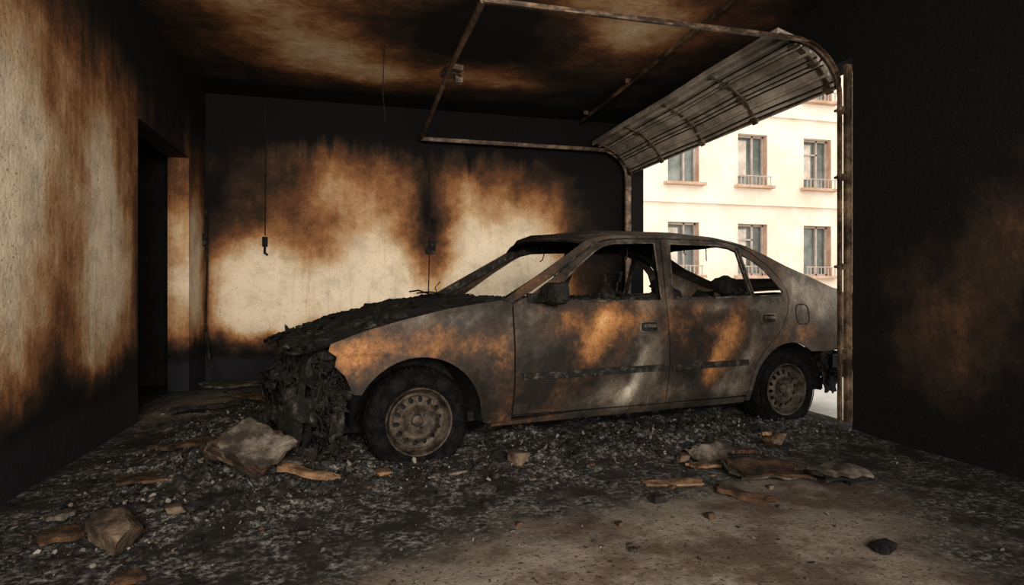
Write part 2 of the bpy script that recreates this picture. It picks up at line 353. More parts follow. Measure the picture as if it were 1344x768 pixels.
for side in (0,1):
    g=Geo()
    for a,c in ((.60,1.615),(1.66,2.30)):
        pts=[P(a+(c-a)*i/16,.445+.004*i/16,-.004,side) for i in range(17)]; g.bar(pts,.022,.038)
    g.obj('door_moulding_%d'%(side+1),[M['charg']],car)
    g=Geo()
    for hx,hz in ((1.488,.710),(2.505,.742)):
        pts=[]
        for i in range(24):
            a=2*math.pi*i/24; cx=math.copysign(abs(math.cos(a))**.5,math.cos(a))*.070; cz=math.copysign(abs(math.sin(a))**.5,math.sin(a))*.034
            pts.append(P(hx+cx,hz+cz,-.002,side))
        g.tube(pts,.007,n=6,closed=True,ref=(0,1,0),mi=0)
        g.add(*shell_geo([(hx-.062,hz-.028),(hx+.062,hz-.028),(hx+.062,hz+.028),(hx-.062,hz+.028)],[],lambda a,c:P(a,c,-.002,side),lambda a,c:P(a,c,.004,side)),1)
        g.bar([P(hx-.05,hz+.006,-.010,side),P(hx,hz+.008,-.018,side),P(hx+.05,hz+.006,-.010,side)],.018,.020,mi=0)
    g.obj('door_handle_%d'%(side+1),[M['sheet'],M['char']],car)
    g=Geo()
    for L in (fwin,rwin,qwin):
        g.tube([P(a,c,-.001,side) for a,c in L],.006,n=6,closed=True,ref=(0,1,0))
    g.obj('window_seal_%d'%(side+1),[M['sheet']],car)
    g=Geo()
    g.bar([P(a,c,.04,side) for a,c in ((.50,.86),(.70,.965),(.88,1.065),(1.03,1.155),(1.19,1.245),(1.32,1.275),(1.5,1.285),(1.9,1.29),(2.2,1.285),(2.38,1.26),(2.6,1.17),(2.8,1.07))],.05,.045)
    g.bar([P(a,c,.05,side) for a,c in ((1.65,.22),(1.665,.88),(1.745,1.28))],.055,.07,ref=(0,1,0))
    g.bar([P(a,.862,.04,side) for a in (.5,.8,1.2,1.6,2.0,2.4,2.65)],.06,.03)
    g.bar([P(a,c,.01,side) for a,c in ((2.39,.89),(2.39,1.24))],.028,.02,ref=(0,1,0))
    g.obj('pillar_frame_%d'%(side+1),[M['charg']],car)
g=Geo()
pts=[]
for i in range(28):
    a=2*math.pi*i/28; pts.append(P(2.853+math.copysign(abs(math.cos(a))**.6,math.cos(a))*.068,.768+math.copysign(abs(math.sin(a))**.6,math.sin(a))*.072,-.001,0))
g.tube(pts,.004,n=5,closed=True,ref=(0,1,0)); g.obj('fuel_flap',[M['char']],car)
def cross(xs,zf,nm,crown,mat='car',ns=20,front=0,rear=0,amp=.006,th=.01,fr=3,yoff=0,torn=0):
    g=Geo(); V=[];F=[]; n=len(xs)
    for i,x in enumerate(xs):
        z0=zf(x); y0=yin(x,min(z0,1.32))+yoff
        u=i/(n-1)
        for k in range(ns+1):
            s_=-1+2*k/ns; y=CW/2+s_*(CW/2-y0); cr=crown(u) if callable(crown) else crown
            z=z0+cr*(1-abs(s_)**2.4); xx=x-front*(1-s_*s_)*(1-u)**2+rear*(1-s_*s_)*u**2
            w=min(1,(1-abs(s_))*5); z+=amp*w*(nz(xx,y,0,fr)+.5*nz(xx,y,0,fr*3)+(.35*nz(xx,y,0,fr*8) if torn else 0)); V.append(Vector((xx,y,z)))
    for i in range(n-1):
        for k in range(ns):
            if torn:
                if nz(i*.35,k*.35,3.3)>.50 or (i<5 and nz(i*.6,k*.6,8.1)>-.25+i*.13): continue
            a=i*(ns+1)+k; F.append((a,a+1,a+ns+2,a+ns+1))
    g.add(V,F); g.add([v-Vector((0,0,th)) for v in V],[f[::-1] for f in F])
    return g.obj(nm,[M[mat]],car,recalc=False)
cross([1.12+.07*i for i in range(20)]+[2.5],lambda x:topz(x),'roof',lambda u:.035+.04*math.sin(math.pi*min(1,u*.9+.08)),front=.10,rear=.10,amp=.008)
cross([3.14+.05*i for i in range(10)],lambda x:topz(x)-.002,'trunk_lid',.03,amp=.006)
hx=[-.68+.025*i for i in range(47)]
cross(hx,lambda x:fz(x)-.002,'hood',lambda u:.032,mat='char',ns=64,front=.08,amp=.038,fr=4.5,yoff=.02,torn=1)
g=Geo()
for side in (0,1):
    V=[];F=[];xs=[2.40+.05*i for i in range(17)]
    for x in xs:
        z0=topz(x); y0=yin(x,z0)
        for k in range(5):
            y=y0+.17*k/4; V.append((x+.02*k/4,y if side==0 else CW-y,z0+.022*math.sin(k/4*1.4)-.001))
    for i in range(len(xs)-1):
        for k in range(4): a=i*5+k; F.append((a,a+1,a+6,a+5))
    g.add(V,F); g.add([(a,c,d-.012) for a,c,d in V],[f[::-1] for f in F])
g.obj('rear_pillar_sail',[M['car']],car,recalc=False)
g=Geo()
g.sheet((3.60,.16,.48),(0,1.36,0),(-.02,0,.44),20,8,.02,3,1)
g.bar([(3.10,.02,.42),(3.4,.08,.40),(3.60,.25,.39),(3.64,.84,.39),(3.60,1.43,.39),(3.1,1.66,.42)],.05,.10)
g.sheet((3.06,.03,.50),(.45,.10,-.02),(.0,.02,-.26),12,8,.05,6,4,.35)
g.sheet((3.10,.06,.40),(.3,.12,-.04),(.05,.05,-.22),10,8,.05,8,6,.35)
for k in range(8): g.lump((3.08+.04*k,.08,.40-.02*(k%3)),(.05,.05,.07),3,.7,2.5,k+200,hf=.4)
g.obj('rear_bumper_remains',[M['char']],car,recalc=False)
g=Geo()
g.box((1.75,.84,.21),(2.9,1.36,.05)); g.box((.42,.84,.50),(.05,1.4,.62)); g.box((.55,.84,.80),(.30,1.40,.14),jit=.01)
g.box((3.02,.84,.86),(.42,1.30,.04)); g.box((2.75,.84,.55),(.06,1.3,.55)); g.box((1.9,.84,.24),(.4,.2,.1))
g.bar([(1.17,.26,1.27),(1.09,.55,1.31),(1.07,.84,1.325),(1.09,1.13,1.31),(1.17,1.42,1.27)],.05,.03)
g.bar([(2.50,.26,1.25),(2.57,.55,1.30),(2.59,.84,1.31),(2.57,1.13,1.30),(2.50,1.42,1.25)],.06,.03)
g.bar([(.46,.12,.875),(.40,.5,.895),(.38,.84,.90),(.40,1.2,.895),(.46,1.56,.875)],.10,.03)
for cx,cz,R in WC:
    for side in (0,1):
        V=[];F=[];n=24
        for i in range(n+1):
            a=math.radians(-5+190*i/n)
            for y in (.03,.42):
                V.append((cx+(R+.004)*math.cos(a),y if side==0 else CW-y,cz+(R+.004)*math.sin(a)))
        for i in range(n): F.append((i*2,i*2+1,i*2+3,i*2+2))
        g.add(V,F); yb=.42 if side==0 else CW-.42
        g.add([(cx-R,yb,.12),(cx+R,yb,.12),(cx+R,yb,cz+R),(cx-R,yb,cz+R)],[(0,1,2,3)])
    g.tube([(cx,.12,cz),(cx,CW-.12,cz)],.035,n=10)
for i in range(12): g.lump((.50+.08*random.random(),.25+i*.11,.88),(.05,.06,.03),2,.6,2.5,i)
for k in range(9):
    x=1.2+.14*k; y=random.uniform(.3,1.3); pts=[(x,y,1.32)]
    for i in range(5): q=pts[-1]; pts.append((q[0]+random.uniform(-.02,.02),q[1]+random.uniform(-.03,.03),q[2]-random.uniform(.01,.05)))
    g.tube(pts,.004,n=5)
g.obj('inner_structure',[M['char']],car,recalc=False)
g=Geo()
for yc in (.45,1.23):
    g.tube([(1.28,yc-.22,.36),(1.40,yc-.22,.62),(1.47,yc-.20,.86),(1.49,yc-.10,.92),(1.49,yc+.10,.92),(1.47,yc+.20,.86),(1.40,yc+.22,.62),(1.28,yc+.22,.36)],.017,n=8,ref=(1,0,0))
    for k in range(7):
        z=.45+.07*k; x=1.32+.027*k; g.tube([(x,yc-.21,z),(x-.02,yc-.07,z+.01),(x,yc+.07,z-.01),(x,yc+.21,z)],.006,n=5)
    g.lump((1.43,yc,.74),(.05,.20,.20),3,.5,3,yc+60,mi=1)
    g.box((1.06,yc,.36),(.46,.46,.06),jit=.01); g.lump((1.08,yc,.40),(.22,.22,.05),3,.5,3,yc)
    for yy in(-.05,.05): g.tube([(1.49,yc+yy,.91),(1.50,yc+yy,1.0)],.007,n=6)
    g.tube([(1.49,yc-.09,1.0),(1.50,yc-.10,1.06),(1.50,yc+.10,1.06),(1.49,yc+.09,1.0)],.010,n=6,ref=(1,0,0))
for k in range(3): g.lump((2.62,.45+.39*k,.72),(.09,.20,.22),3,.3,2.5,k+20)
for yc in (.45,1.23): g.lump((2.50,yc,.975),(.06,.13,.075),3,.25,2.2,yc+3)
g.lump((2.45,.84,.45),(.24,.60,.08),3,.3,3,50)
g.obj('burned_seats',[M['char'],M['charg']],car,recalc=False)
g=Geo(); pts=[]
for i in range(28):
    a=2*math.pi*i/28; pts.append((.90+.09*math.sin(a),.45+.18*math.cos(a),.80+.155*math.sin(a)))
g.tube(pts,.012,n=8,closed=True,ref=(1,0,0)); g.tube([(.90,.45,.80),(.62,.45,.68)],.02,n=8)
for a in (0.3,2.8,4.7): g.tube([(.90,.45,.80),(.90+.09*math.sin(a),.45+.18*math.cos(a),.80+.155*math.sin(a))],.009,n=6)
g.obj('steering_wheel',[M['char']],car,recalc=False)
for side in (0,1):
    g=Geo(); vs,fs=ico(4); yc=-.085 if side==0 else CW+.085; V=[]
    for p in vs:
        f=lambda t,e:math.copysign(abs(t)**e,t)
        V.append((.765+f(p.x,.6)*.064*(1-.25*p.y*(1 if side else -1))+.008*nz(p.x,p.y,p.z,2),yc+f(p.y,.7)*.10,.925+f(p.z,.55)*.064*(1+.15*p.x)+.008*nz(p.x,p.y,p.z,2.2,3)))
    g.add(V,fs); g.bar([P(.72,.885,.0,side),(.76,yc,.90)],.08,.04)
    g.box(P(.715,.895,.0,side),(.13,.02,.06))
    g.obj('mirror_%d'%(side+1),[M['char']],car,recalc=False)
g=Geo(); g.tube([(.38,.5,.90),(.30,.9,.93),(.28,1.15,.92)],.006,n=5); g.tube([(.37,1.0,.90),(.33,1.3,.94),(.30,1.45,.93)],.006,n=5); g.tube([(.38,.95,.89),(.36,.96,.96),(.40,.98,1.0)],.004,n=5)
g.obj('wipers',[M['char']],car)
def wheel(nm,cx,side):
    w=empty(nm); w.parent=car
    sg=1 if side==0 else -1; y0=.030 if side==0 else CW-.030; cz=.232
    g=Geo(); R=.287
    prof=[(.178,.02),(.190,.004),(.215,-.006),(.250,-.002),(.272,.014),(.283,.032),(R,.05),(R,.15),(.282,.175),(.25,.19),(.18,.18),(.178,.02)]
    g.lathe(prof,(cx,y0,cz),72,zmin=.004,sgn=sg)
    for rr in (.205,.258):
        g.tube([(cx+rr*math.cos(2*math.pi*i/60),y0+sg*(-.004),max(.01,cz+rr*math.sin(2*math.pi*i/60))) for i in range(60)],.0035,n=5,closed=True,ref=(0,1,0))
    for k in range(60):
        a=2*math.pi*k/60; zz=cz+(R+.001)*math.sin(a)
        if zz>.03: g.box((cx+(R+.000)*math.cos(a),y0+sg*.10,zz),(.010,.10,.016),(0,-a,0))
    g.obj('tire',[M['tire']],w,recalc=True)
    g=Geo()
    g.lathe([(.188,.012),(.184,.0),(.176,.004),(.170,.022),(.160,.040),(.150,.050),(.150,.17)],(cx,y0,cz),64,sgn=sg)
    outl=arc(cx,cz,.153,0,360-7.5,47); holes=[]
    for k in range(14):
        a=math.radians(k*360/14+6); hx_,hz_=cx+.118*math.cos(a),cz+.118*math.sin(a)
        h=[]
        for i in range(10):
            b_=2*math.pi*i/10; rr=.0165*math.cos(b_); tt=.013*math.sin(b_)
            h.append((hx_+rr*math.cos(a)-tt*math.sin(a),hz_+rr*math.sin(a)+tt*math.cos(a)))
        holes.append(h)
    def dish(a,c):
        r=math.hypot(a-cx,c-cz)
        return .050-.018*math.exp(-((r-.092)/.022)**2)+.02*math.exp(-(r/.05)**2)-.01*math.exp(-((r-.145)/.01)**2)
    g.add(*shell_geo(outl,holes,lambda a,c:(a,y0+sg*dish(a,c),c),lambda a,c:(a,y0+sg*(dish(a,c)+.008),c),.014))
    g.lathe([(.0,.030),(.022,.030),(.030,.036),(.034,.07)],(cx,y0,cz),24,sgn=sg)
    for k in range(4):
        a=k*math.pi/2+.5; xx,zz=cx+.052*math.cos(a),cz+.052*math.sin(a)
        g.lathe([(0,.040),(.008,.040),(.010,.06)],(xx,y0,zz),8,sgn=sg)
    g.obj('rim',[M['rim']],w,recalc=False)
    g=Geo(); g.lathe([(0,.085),(.14,.085),(.14,.10)],(cx,y0,cz),32,sgn=sg); g.obj('brake_drum',[M['char']],w)
wheel('front_wheel_a',0,0); wheel('rear_wheel_a',2.69,0); wheel('front_wheel_b',0,1); wheel('rear_wheel_b',2.69,1)
# burned front end
g=Geo()
g.bar([(-.46,.12,.60),(-.56,.30,.62),(-.60,.84,.62),(-.56,1.38,.62),(-.46,1.56,.60)],.05,.04,mi=1)
g.bar([(-.45,.18,.24),(-.60,.40,.22),(-.64,.84,.22),(-.60,1.28,.22),(-.45,1.50,.24)],.06,.05)
for y in (.30,.55,1.13,1.38): g.bar([(-.56,y,.61),(-.60,y,.23)],.035,.03,ref=(0,1,0))
g.box((-.53,.84,.42),(.05,.62,.36),jit=.01)
for k in range(22): g.box((-.565,.55+.58*k/21,.42),(.02,.008,.34),jit=.003)
V=[];F=[];NU,NV=60,12
for j in range(NV+1):
    for i in range(NU+1):
        u=i/NU; v=j/NV; s_=-1+2*u; y=.84+s_*.80; x=-.74+.30*abs(s_)**2.6; sag=.10*math.exp(-((u-.08)/.16)**2)+.05*math.exp(-((u-.7)/.2)**2)
        z=.44-.30*v-sag*(.5+v); x+=.03*math.sin(v*3)-.02; x+=.05*nz(y,z,0,5)+.03*nz(y,z,2,13); z+=.05*nz(y,v,4,6)+.02*nz(y,v,4,19)
        V.append((x,y,max(.03,z)))
for j in range(NV):
    for i in range(NU):
        if nz(i*.22,j*.33,4.4)>.22 or (j>NV-4 and nz(i*.45,j*.3,9.1)>-.05): continue
        k=j*(NU+1)+i; F.append((k,k+1,k+NU+2,k+NU+1))
g.add(V,F,1); g.add([(a+.006,c,d) for a,c,d in V],[f[::-1] for f in F],0)
g.box((-.15,.84,.50),(.55,.8,.35),jit=.04)
for k in range(45):
    y=random.uniform(.05,1.6); a=random.random(); nose=-.68+.18*abs(y-.84)/.76
    g.lump((nose+.22*a,y,random.uniform(.04,.58)),(random.uniform(.02,.05),random.uniform(.025,.055),random.uniform(.02,.055)),3,.9,2.6,k+30,mi=random.choice((0,0,0,1)),hf=.5)
for k in range(120):
    y=random.uniform(.0,1.5); x=-.66+.2*abs(y-.84)+.08*random.random() if y>.15 else random.uniform(-.58,-.34); z=random.uniform(.2,.66)
    L=random.uniform(.06,.26); a=random.uniform(-.5,.5)
    g.sheet((x,y,z),(random.uniform(-.06,.06),random.uniform(.03,.12),random.uniform(-.06,.06)),(random.uniform(-.08,.06),a*.1,-L),8,12,.05,12,k,.55,mi=random.choice((0,0,1)),th=.003)
for k in range(120):
    y=random.uniform(-.02,1.4); x=-.70+.22*abs(y-.84)+.15*random.random(); z=random.uniform(.15,.62); pts=[Vector((x,y,z))]
    for i in range(6): pts.append(pts[-1]+Vector((random.uniform(-.04,.04),random.uniform(-.04,.04),random.uniform(-.08,.015))))
    g.tube(pts,random.uniform(.002,.006),n=5,mi=random.choice((0,0,1)))
g.lathe([(.02,.10),(.07,.08),(.10,.02),(.105,0)],(-.50,.14,.53),20,mi=1)
for k in range(110):
    y=random.uniform(.10,1.58); x=random.uniform(-.66,.1) if k%3 else random.uniform(-.66,-.4)
    g.lump((x,y,fz(max(-.68,x))+.028*(1-abs(y-.84)/.84)+.012*random.random()),(random.uniform(.01,.045),random.uniform(.01,.045),random.uniform(.008,.02)),2,.8,3,k+90,mi=random.choice((0,0,1)),hf=.6)
g.obj('burned_front_end',[M['char'],M['charg']],car,recalc=False)
g=Geo()
for L,(a,c) in ((0,(.80,1.60)),(0,(1.71,2.37)),(1,(.8,1.6)),(1,(1.71,2.6))):
    for k in range(80):
        x=random.uniform(a,c); q=P(x,.880+.018*(x-.9)/1.6,random.uniform(0,.05),L); r=random.uniform(.004,.013)
        g.lump(q,(r*1.3,r,r),1,.6,3,k)
g.obj('broken_glass_crumbs',[M['charg']],car)
# ------------------------------------------------------------ garage door and tracks
gd=empty('overhead_door')
ZT=2.60; XV=3.165; R=.36
def trackpts(Y,xend):
    p=[(XV,Y,.06),(XV,Y,1.2),(XV,Y,ZT-R)]
    for i in range(1,11):
        a=math.pi/2*i/10; p.append((XV-R+R*math.cos(a),Y,ZT-R+R*math.sin(a)))
    p.append((xend,Y,ZT)); return p
g=Geo()
for Y,s_ in ((3.41,1),(6.70,-1)):
    tp=trackpts(Y,.72)
    g.bar(tp,.034,.010,ref=(0,1,0))
    g.bar([(a-.017 if c<ZT-.3 else a,b_-.017*s_,c-(.017 if c>=ZT-.01 else 0)) for a,b_,c in tp],.010,.022,ref=(0,1,0))
    g.bar([(XR-.028,Y-.03*s_,.06),(XR-.028,Y-.03*s_,2.45)],.045,.03,ref=(0,1,0))
    for z in (.5,1.1,1.7,2.15): g.box((XV+.02,Y-.01*s_,z),(.06,.05,.04)); g.tube([(XV-.02,Y-.03,z),(XV-.02,Y+.02,z)],.010,n=8)
g.tube([(.72,3.41,ZT),(.70,4.5,ZT+.0),(.72,6.70,ZT)],.020,n=10)
g.box((.74,4.72,ZT+.05),(.12,.22,.04),(0,0,.2)); g.box((.80,4.75,ZT+.0),(.06,.06,.06)); g.tube([(.72,4.6,ZT),(.78,4.5,ZT-.06)],.01,n=6)
g.obj('tracks',[M['track']],gd,recalc=False)
prof=[(2.70,2.665),(2.89,2.610),(3.055,2.500),(3.18,2.330)]
g=Geo()
for i in range(3):
    (xa,za),(xb,zb)=prof[i],prof[i+1]; d=Vector((xb-xa,0,zb-za)); L=d.length; d/=L; nrm=Vector((-d.z,0,d.x)); nrm=nrm if nrm.x<0 else -nrm
    if nrm.z>0: nrm=-nrm
    segs=[(.03,.0),(.05,.026),(.13,.026),(.15,.0),(.44,.0),(.46,.018),(.55,.018),(.57,.0),(.82,.0),(.84,.026),(.93,.026),(.95,.0)]
    pa=[Vector((xa,0,za))+d*L*t+nrm*h for t,h in segs]; pb=[Vector((xa,0,za))+d*L*t-nrm*.020 for t,h in segs]
    V=[];F=[];ys=[3.45+(6.66-3.45)*k/24 for k in range(25)]; n=len(segs)
    for y in ys:
        for q in pa+pb: V.append((q.x,y,q.z+.010*nz(0,y,0,1.3)+.003*nz(q.x,y,0,4,i)))
    m=2*n
    for k in range(24):
        for j in range(n-1):
            F.append((k*m+j,k*m+j+1,(k+1)*m+j+1,(k+1)*m+j)); F.append((k*m+n+j,(k+1)*m+n+j,(k+1)*m+n+j+1,k*m+n+j+1))
        for j0,j1 in ((0,n),(n-1,2*n-1)): F.append((k*m+j0,(k+1)*m+j0,(k+1)*m+j1,k*m+j1))
    for k in (0,24): F.append([k*m+j for j in range(n)]+[k*m+n+j for j in range(n)][::-1])
    g.add(V,F)
    for t,h_,wd in ((.99,.006,.020),(.165,.004,.012),(.80,.004,.012)):
        c0=Vector((xa,0,za))+d*L*t+nrm*h_; e=d*wd/2
        Vq=[(c0+e*sx+nrm*nh).to_tuple() for sx,nh in ((-1,0),(1,0),(1,.004),(-1,.004))]
        V=[];N_=24
        for k in range(N_+1):
            y=3.455+(6.655-3.455)*k/N_
            for q in Vq: V.append((q[0],y,q[2]+.010*nz(0,y,0,1.3)+.003*nz(q[0],y,0,4,i)))
        g.add(V,[(k*4+a,k*4+(a+1)%4,k*4+4+(a+1)%4,k*4+4+a) for k in range(N_) for a in range(4)],2)
    for y in (3.5,4.3,5.07,5.85,6.6):
        c=Vector((xa,y,za))+d*L*.98+nrm*.03; g.box(c,(.06,.06,.012),(0,math.atan2(-d.z,d.x),0),mi=1); g.tube([c+Vector((0,-.05,0)),c+Vector((0,.05,0))],.010,n=6,mi=1)
        c=Vector((xa,y,za))+d*L*.5+nrm*.012; g.box(c,(L*.9,.030,.010),(0,math.atan2(-d.z,d.x),0),mi=1)
g.bar([(3.185,3.45,2.325),(3.185,6.66,2.325)],.03,.02,mi=1)
g.obj('door_sections',[M['doorp'],M['track'],M['char']],gd,recalc=False,angle=25)
g=Geo(); g.tube([(2.50,2.4,2.94),(2.62,6.88,2.94)],.020,n=8); 
for y in (3.0,4.2,5.4,6.5): g.box((2.56,y,2.955),(.05,.03,.04))
g.obj('ceiling_pipe',[M['track']])
def cable(nm,pts,r,mat='char'):
    g=Geo(); g.tube(pts,r,n=6); return g
g=cable('',[(-.90,6.885,2.97),(-.895,6.88,2.3),(-.90,6.88,1.52)],.006); g.box((-.90,6.87,1.45),(.05,.04,.10)); g.tube([(-.90,6.86,1.40),(-.90,6.85,1.33),(-.87,6.85,1.31)],.012,n=6); g.obj('hanging_cable',[M['char']])
g=cable('',[(.83,6.885,2.6),(.825,6.88,2.1),(.83,6.88,1.50)],.006); g.box((.84,6.87,1.42),(.11,.05,.14)); g.box((.84,6.84,1.45),(.05,.03,.05)); g.tube([(.83,6.88,1.35),(.82,6.88,.9),(.83,6.88,.8)],.006,n=6); g.obj('wall_switch_box',[M['charg']])
g=cable('',[(-1.455,6.80,1.75),(-1.44,6.79,1.2),(-1.45,6.78,.6),(-1.40,6.70,.25),(-1.28,6.5,.06),(-1.1,6.4,.03),(-.95,6.45,.03)],.010); g.box((-1.465,6.80,1.45),(.03,.07,.12)); g.obj('wall_conduit',[M['charg']])
g=cable('',[(.25,5.2,2.98),(.24,5.2,2.6),(.26,5.21,2.35)],.004); g.obj('ceiling_wire',[M['char']])
# ------------------------------------------------------------ debris
def isdeep(X,Y):
    x,y=tocar(X,Y); return -.2<x<3 and .25<y<1.4
g=Geo(); cnt=0; V0,F0=ico(1)
while cnt<15000:
    X=random.uniform(XL+.03,XR-.05); Y=random.uniform(1.2,6.7)
    x,y=tocar(X,Y); dx=max(-1.0-x,0,x-2.9); dy=max(-.2-y,0,y-1.9); d=math.hypot(dx,dy)
    w=math.exp(-(d/.27)**2)+.7*math.exp(-((X+.8)/.6)**2-((Y-3.0)/1.0)**2)+.030
    if isdeep(X,Y) or random.random()>w*(.2+1.6*max(0,.5+nz(X,Y,5,3))): continue
    r=.0022+.0065*random.random()**3+(.013*random.random() if random.random()<.02 else 0)
    fl=random.choice((1,.4,.3)); R3=Matrix.Rotation(random.random()*6.3,3,Vector((random.random()-.5,random.random()-.5,random.random())).normalized())
    sc=(random.uniform(.6,2.0),random.uniform(.5,1.2),fl); z=mound(X,Y)+r*fl*.5; sd=random.random()*20
    V=[]
    for p in V0:
        k=1+.8*nz(p.x,p.y,p.z,1.7,sd); q=R3@Vector((p.x*k*sc[0]*r,p.y*k*sc[1]*r,p.z*k*sc[2]*r)); V.append((X+q.x,Y+q.y,z+q.z))
    g.add(V,F0); cnt+=1
for k in range(2600):
    while True:
        X=random.uniform(XL+.05,XR-.1); Y=random.uniform(1.8,6.5); x,y=tocar(X,Y); d=math.hypot(max(-1.0-x,0,x-2.9),max(-.2-y,0,y-1.9))
        if not isdeep(X,Y) and random.random()<math.exp(-(d/.30)**2)+.4*math.exp(-((X+.7)/.6)**2-((Y-3.0)/1.0)**2)+.015: break
    r=random.uniform(.004,.015); a=random.random()*6.3; z=mound(X,Y)+.004; V=[];n=3; tl=random.uniform(-.8,.8)
    for j in range(n+1):
        for i in range(n+1):
            u,v=(i/n-.5)*2*r,(j/n-.5)*1.3*r
            if i in (0,n) and j in (0,n): u*=.55; v*=.55
            u+=r*.6*nz(i,j,k,.9); v+=r*.6*nz(i,j,k+3,.9); V.append((X+u*math.cos(a)-v*math.sin(a),Y+u*math.sin(a)+v*math.cos(a),z+r*.7*abs(nz(i,j,k*1.3,.8))+abs(u)*.5+(u+r)*abs(tl)))
    g.add(V,[(j*4+i,j*4+i+1,j*4+i+5,j*4+i+4) for j in range(n) for i in range(n)])
k=0
while k<420:
    X=random.uniform(XL+.1,XR-.15); Y=random.uniform(2.2,6.3); x,y=tocar(X,Y); d=math.hypot(max(-.9-x,0,x-2.9),max(-.10-y,0,y-1.9))
    if isdeep(X,Y) or (y<.15 and (abs(x)<.33 or abs(x-2.69)<.33) and y>-.12): continue
    if random.random()>math.exp(-(d/.2)**2)+.35*math.exp(-((X+.7)/.5)**2-((Y-3.4)/.7)**2): continue
    r=random.uniform(.008,.026); g.lump((X,Y,mound(X,Y)+r*.10),(r*random.uniform(.8,1.5),r,r*random.uniform(.4,.75)),2,1.1,2.6,k,mi=random.choice((1,2,2)),rot=random.random()*3,hf=.8); k+=1
g.obj('ash_debris',[M['ash'],M['char'],M['charg']],recalc=False,angle=50)
def board(X,Y,L,W,T,rz,tilt=(0,0),mat='wood',nm='charred_board',lift=0,layers=1,warp=.05,mats=None):
    g=Geo(); n=14; w=5
    Rm=Euler((tilt[0],tilt[1],rz)).to_matrix(); sd=random.random()*30
    for la in range(layers):
        V=[];F=[]
        for zz in (0,1):
            for j in range(w+1):
                for i in range(n+1):
                    a=i/n-.5; c=j/w-.5
                    e=.16*L*nz(c*5,la,sd,1.8)*(abs(a)*2)**3
                    p=Vector((a*L+e*(1 if a>0 else -1)+la*.01,c*W+.16*W*nz(a*4,la,sd+4),(zz-.5)*T+la*T*1.15+.25*T*nz(a*4,c*2,sd,2)+warp*L*nz(a*2,c,sd+2,1.2)))
                    V.append(Rm@p)
        m=(n+1)*(w+1)
        for j in range(w):
            for i in range(n): k=j*(n+1)+i; F.append((k,k+n+1,k+n+2,k+1)); F.append((m+k,m+k+1,m+k+n+2,m+k+n+1))
        for i in range(n): F.append((i,i+1,m+i+1,m+i)); k=w*(n+1)+i; F.append((k,m+k,m+k+1,k+1))
        for j in range(w): k=j*(n+1); F.append((k,m+k,m+k+n+1,k+n+1)); k+=n; F.append((k,k+n+1,m+k+n+1,m+k))
        g.add(V,F,la%len(mats) if mats else 0)
    zmin=min(v[2] for v in g.v); o=g.obj(nm,[M[q] for q in mats] if mats else [M[mat]]); o.location=(X,Y,mound(X,Y)-zmin+.0+lift); return o
def chunk(X,Y,r,mat='stone',nm='rubble_chunk',rz=0,amp=.5):
    g=Geo(); vs,fs=ico(4); sd=random.random()*40; V=[]
    pl=[]
    for ax in ((1,0,0),(-1,0,0),(0,1,0),(0,-1,0),(0,0,1),(0,0,-1)):
        pl.append((Vector([t+random.uniform(-.28,.28) for t in ax]).normalized(),random.uniform(.48,.66)))
    for _ in range(3): pl.append((Vector([random.uniform(-1,1) for _ in range(3)]).normalized(),random.uniform(.6,.8)))
    for p in vs:
        q=p.copy()
        for _ in range(2):
            for n_,d_ in pl:
                t=q.dot(n_)
                if t>d_: q=q-n_*(t-d_)
        k=1.35+amp*.12*nz(p.x,p.y,p.z,4,sd); V.append(Matrix.Rotation(rz,3,'Z')@Vector((q.x*k*r[0],q.y*k*r[1],q.z*k*r[2])))
    g.add(V,fs); zmin=min(v[2] for v in V); o=g.obj(nm,[M[mat]],angle=20); o.location=(X,Y,mound(X,Y)-zmin-.004); return o
board(-.50,3.14,.30,.22,.011,-.55,(.42,.34),'wood','broken_drywall_stack',0,8,.015,['wood','sheet','stone'])
board(-.93,3.22,.26,.17,.014,.3,(0,.06),'wood')
board(-.20,3.02,.27,.045,.026,-.45,(0,.1),'wood2'); board(-.28,3.20,.18,.08,.02,.6,(.3,.2),'sheet')
chunk(-.83,2.50,(.080,.11,.062),rz=.8); chunk(-.70,2.74,(.04,.03,.02),rz=.2)
chunk(.84,3.10,(.06,.045,.045),rz=.3,mat='stone'); board(.14,3.04,.07,.05,.02,.2,(.1,.1),'wood2')
board(.40,3.00,.11,.035,.01,1.2,(0,0),'sheet','ash_slab'); board(.50,3.03,.12,.04,.012,.1,(0,0),'sheet','ash_slab')
board(1.50,2.66,.33,.065,.010,-.18,(.05,.0),'wood2','brown_board',0,1,.03); chunk(1.31,2.46,(.035,.028,.022),mat='char')
board(1.70,2.40,.24,.065,.022,-1.0,(0,.05),'wood'); board(1.80,2.85,.20,.08,.014,.2,(0,.1),'wood2','brown_board')
chunk(2.50,3.18,(.040,.05,.045),mat='stone',rz=.5); board(2.35,3.08,.26,.05,.02,.9,(0,.45),'wood2','brown_board'); board(2.1,3.02,.28,.05,.02,.2,(0,.1),'wood')
board(2.02,2.66,.36,.24,.012,-.15,(.10,.06),'sheet','broken_panel',0,2,.10,['sheet','wood'])
board(2.28,2.50,.34,.20,.014,.25,(.06,.10),'wood','broken_panel',0,2,.12,['charg','sheet'])
chunk(1.86,1.80,(.060,.040,.018),mat='char',rz=.4); chunk(1.75,3.0,(.04,.03,.025)); 
board(-1.15,6.45,.5,.25,.02,.2,(0,0),'sheet','ash_slab'); board(-.9,3.75,.35,.10,.02,.9,(0,.1),'wood'); board(-1.2,4.1,.4,.12,.02,1.3,(0,0),'char')
board(-1.05,5.0,.5,.07,.03,.6,(0,.05),'char'); board(-.8,5.6,.4,.12,.02,-.4,(0,.05),'wood'); board(-.55,2.80,.22,.05,.02,.8,(0,.1),'char')
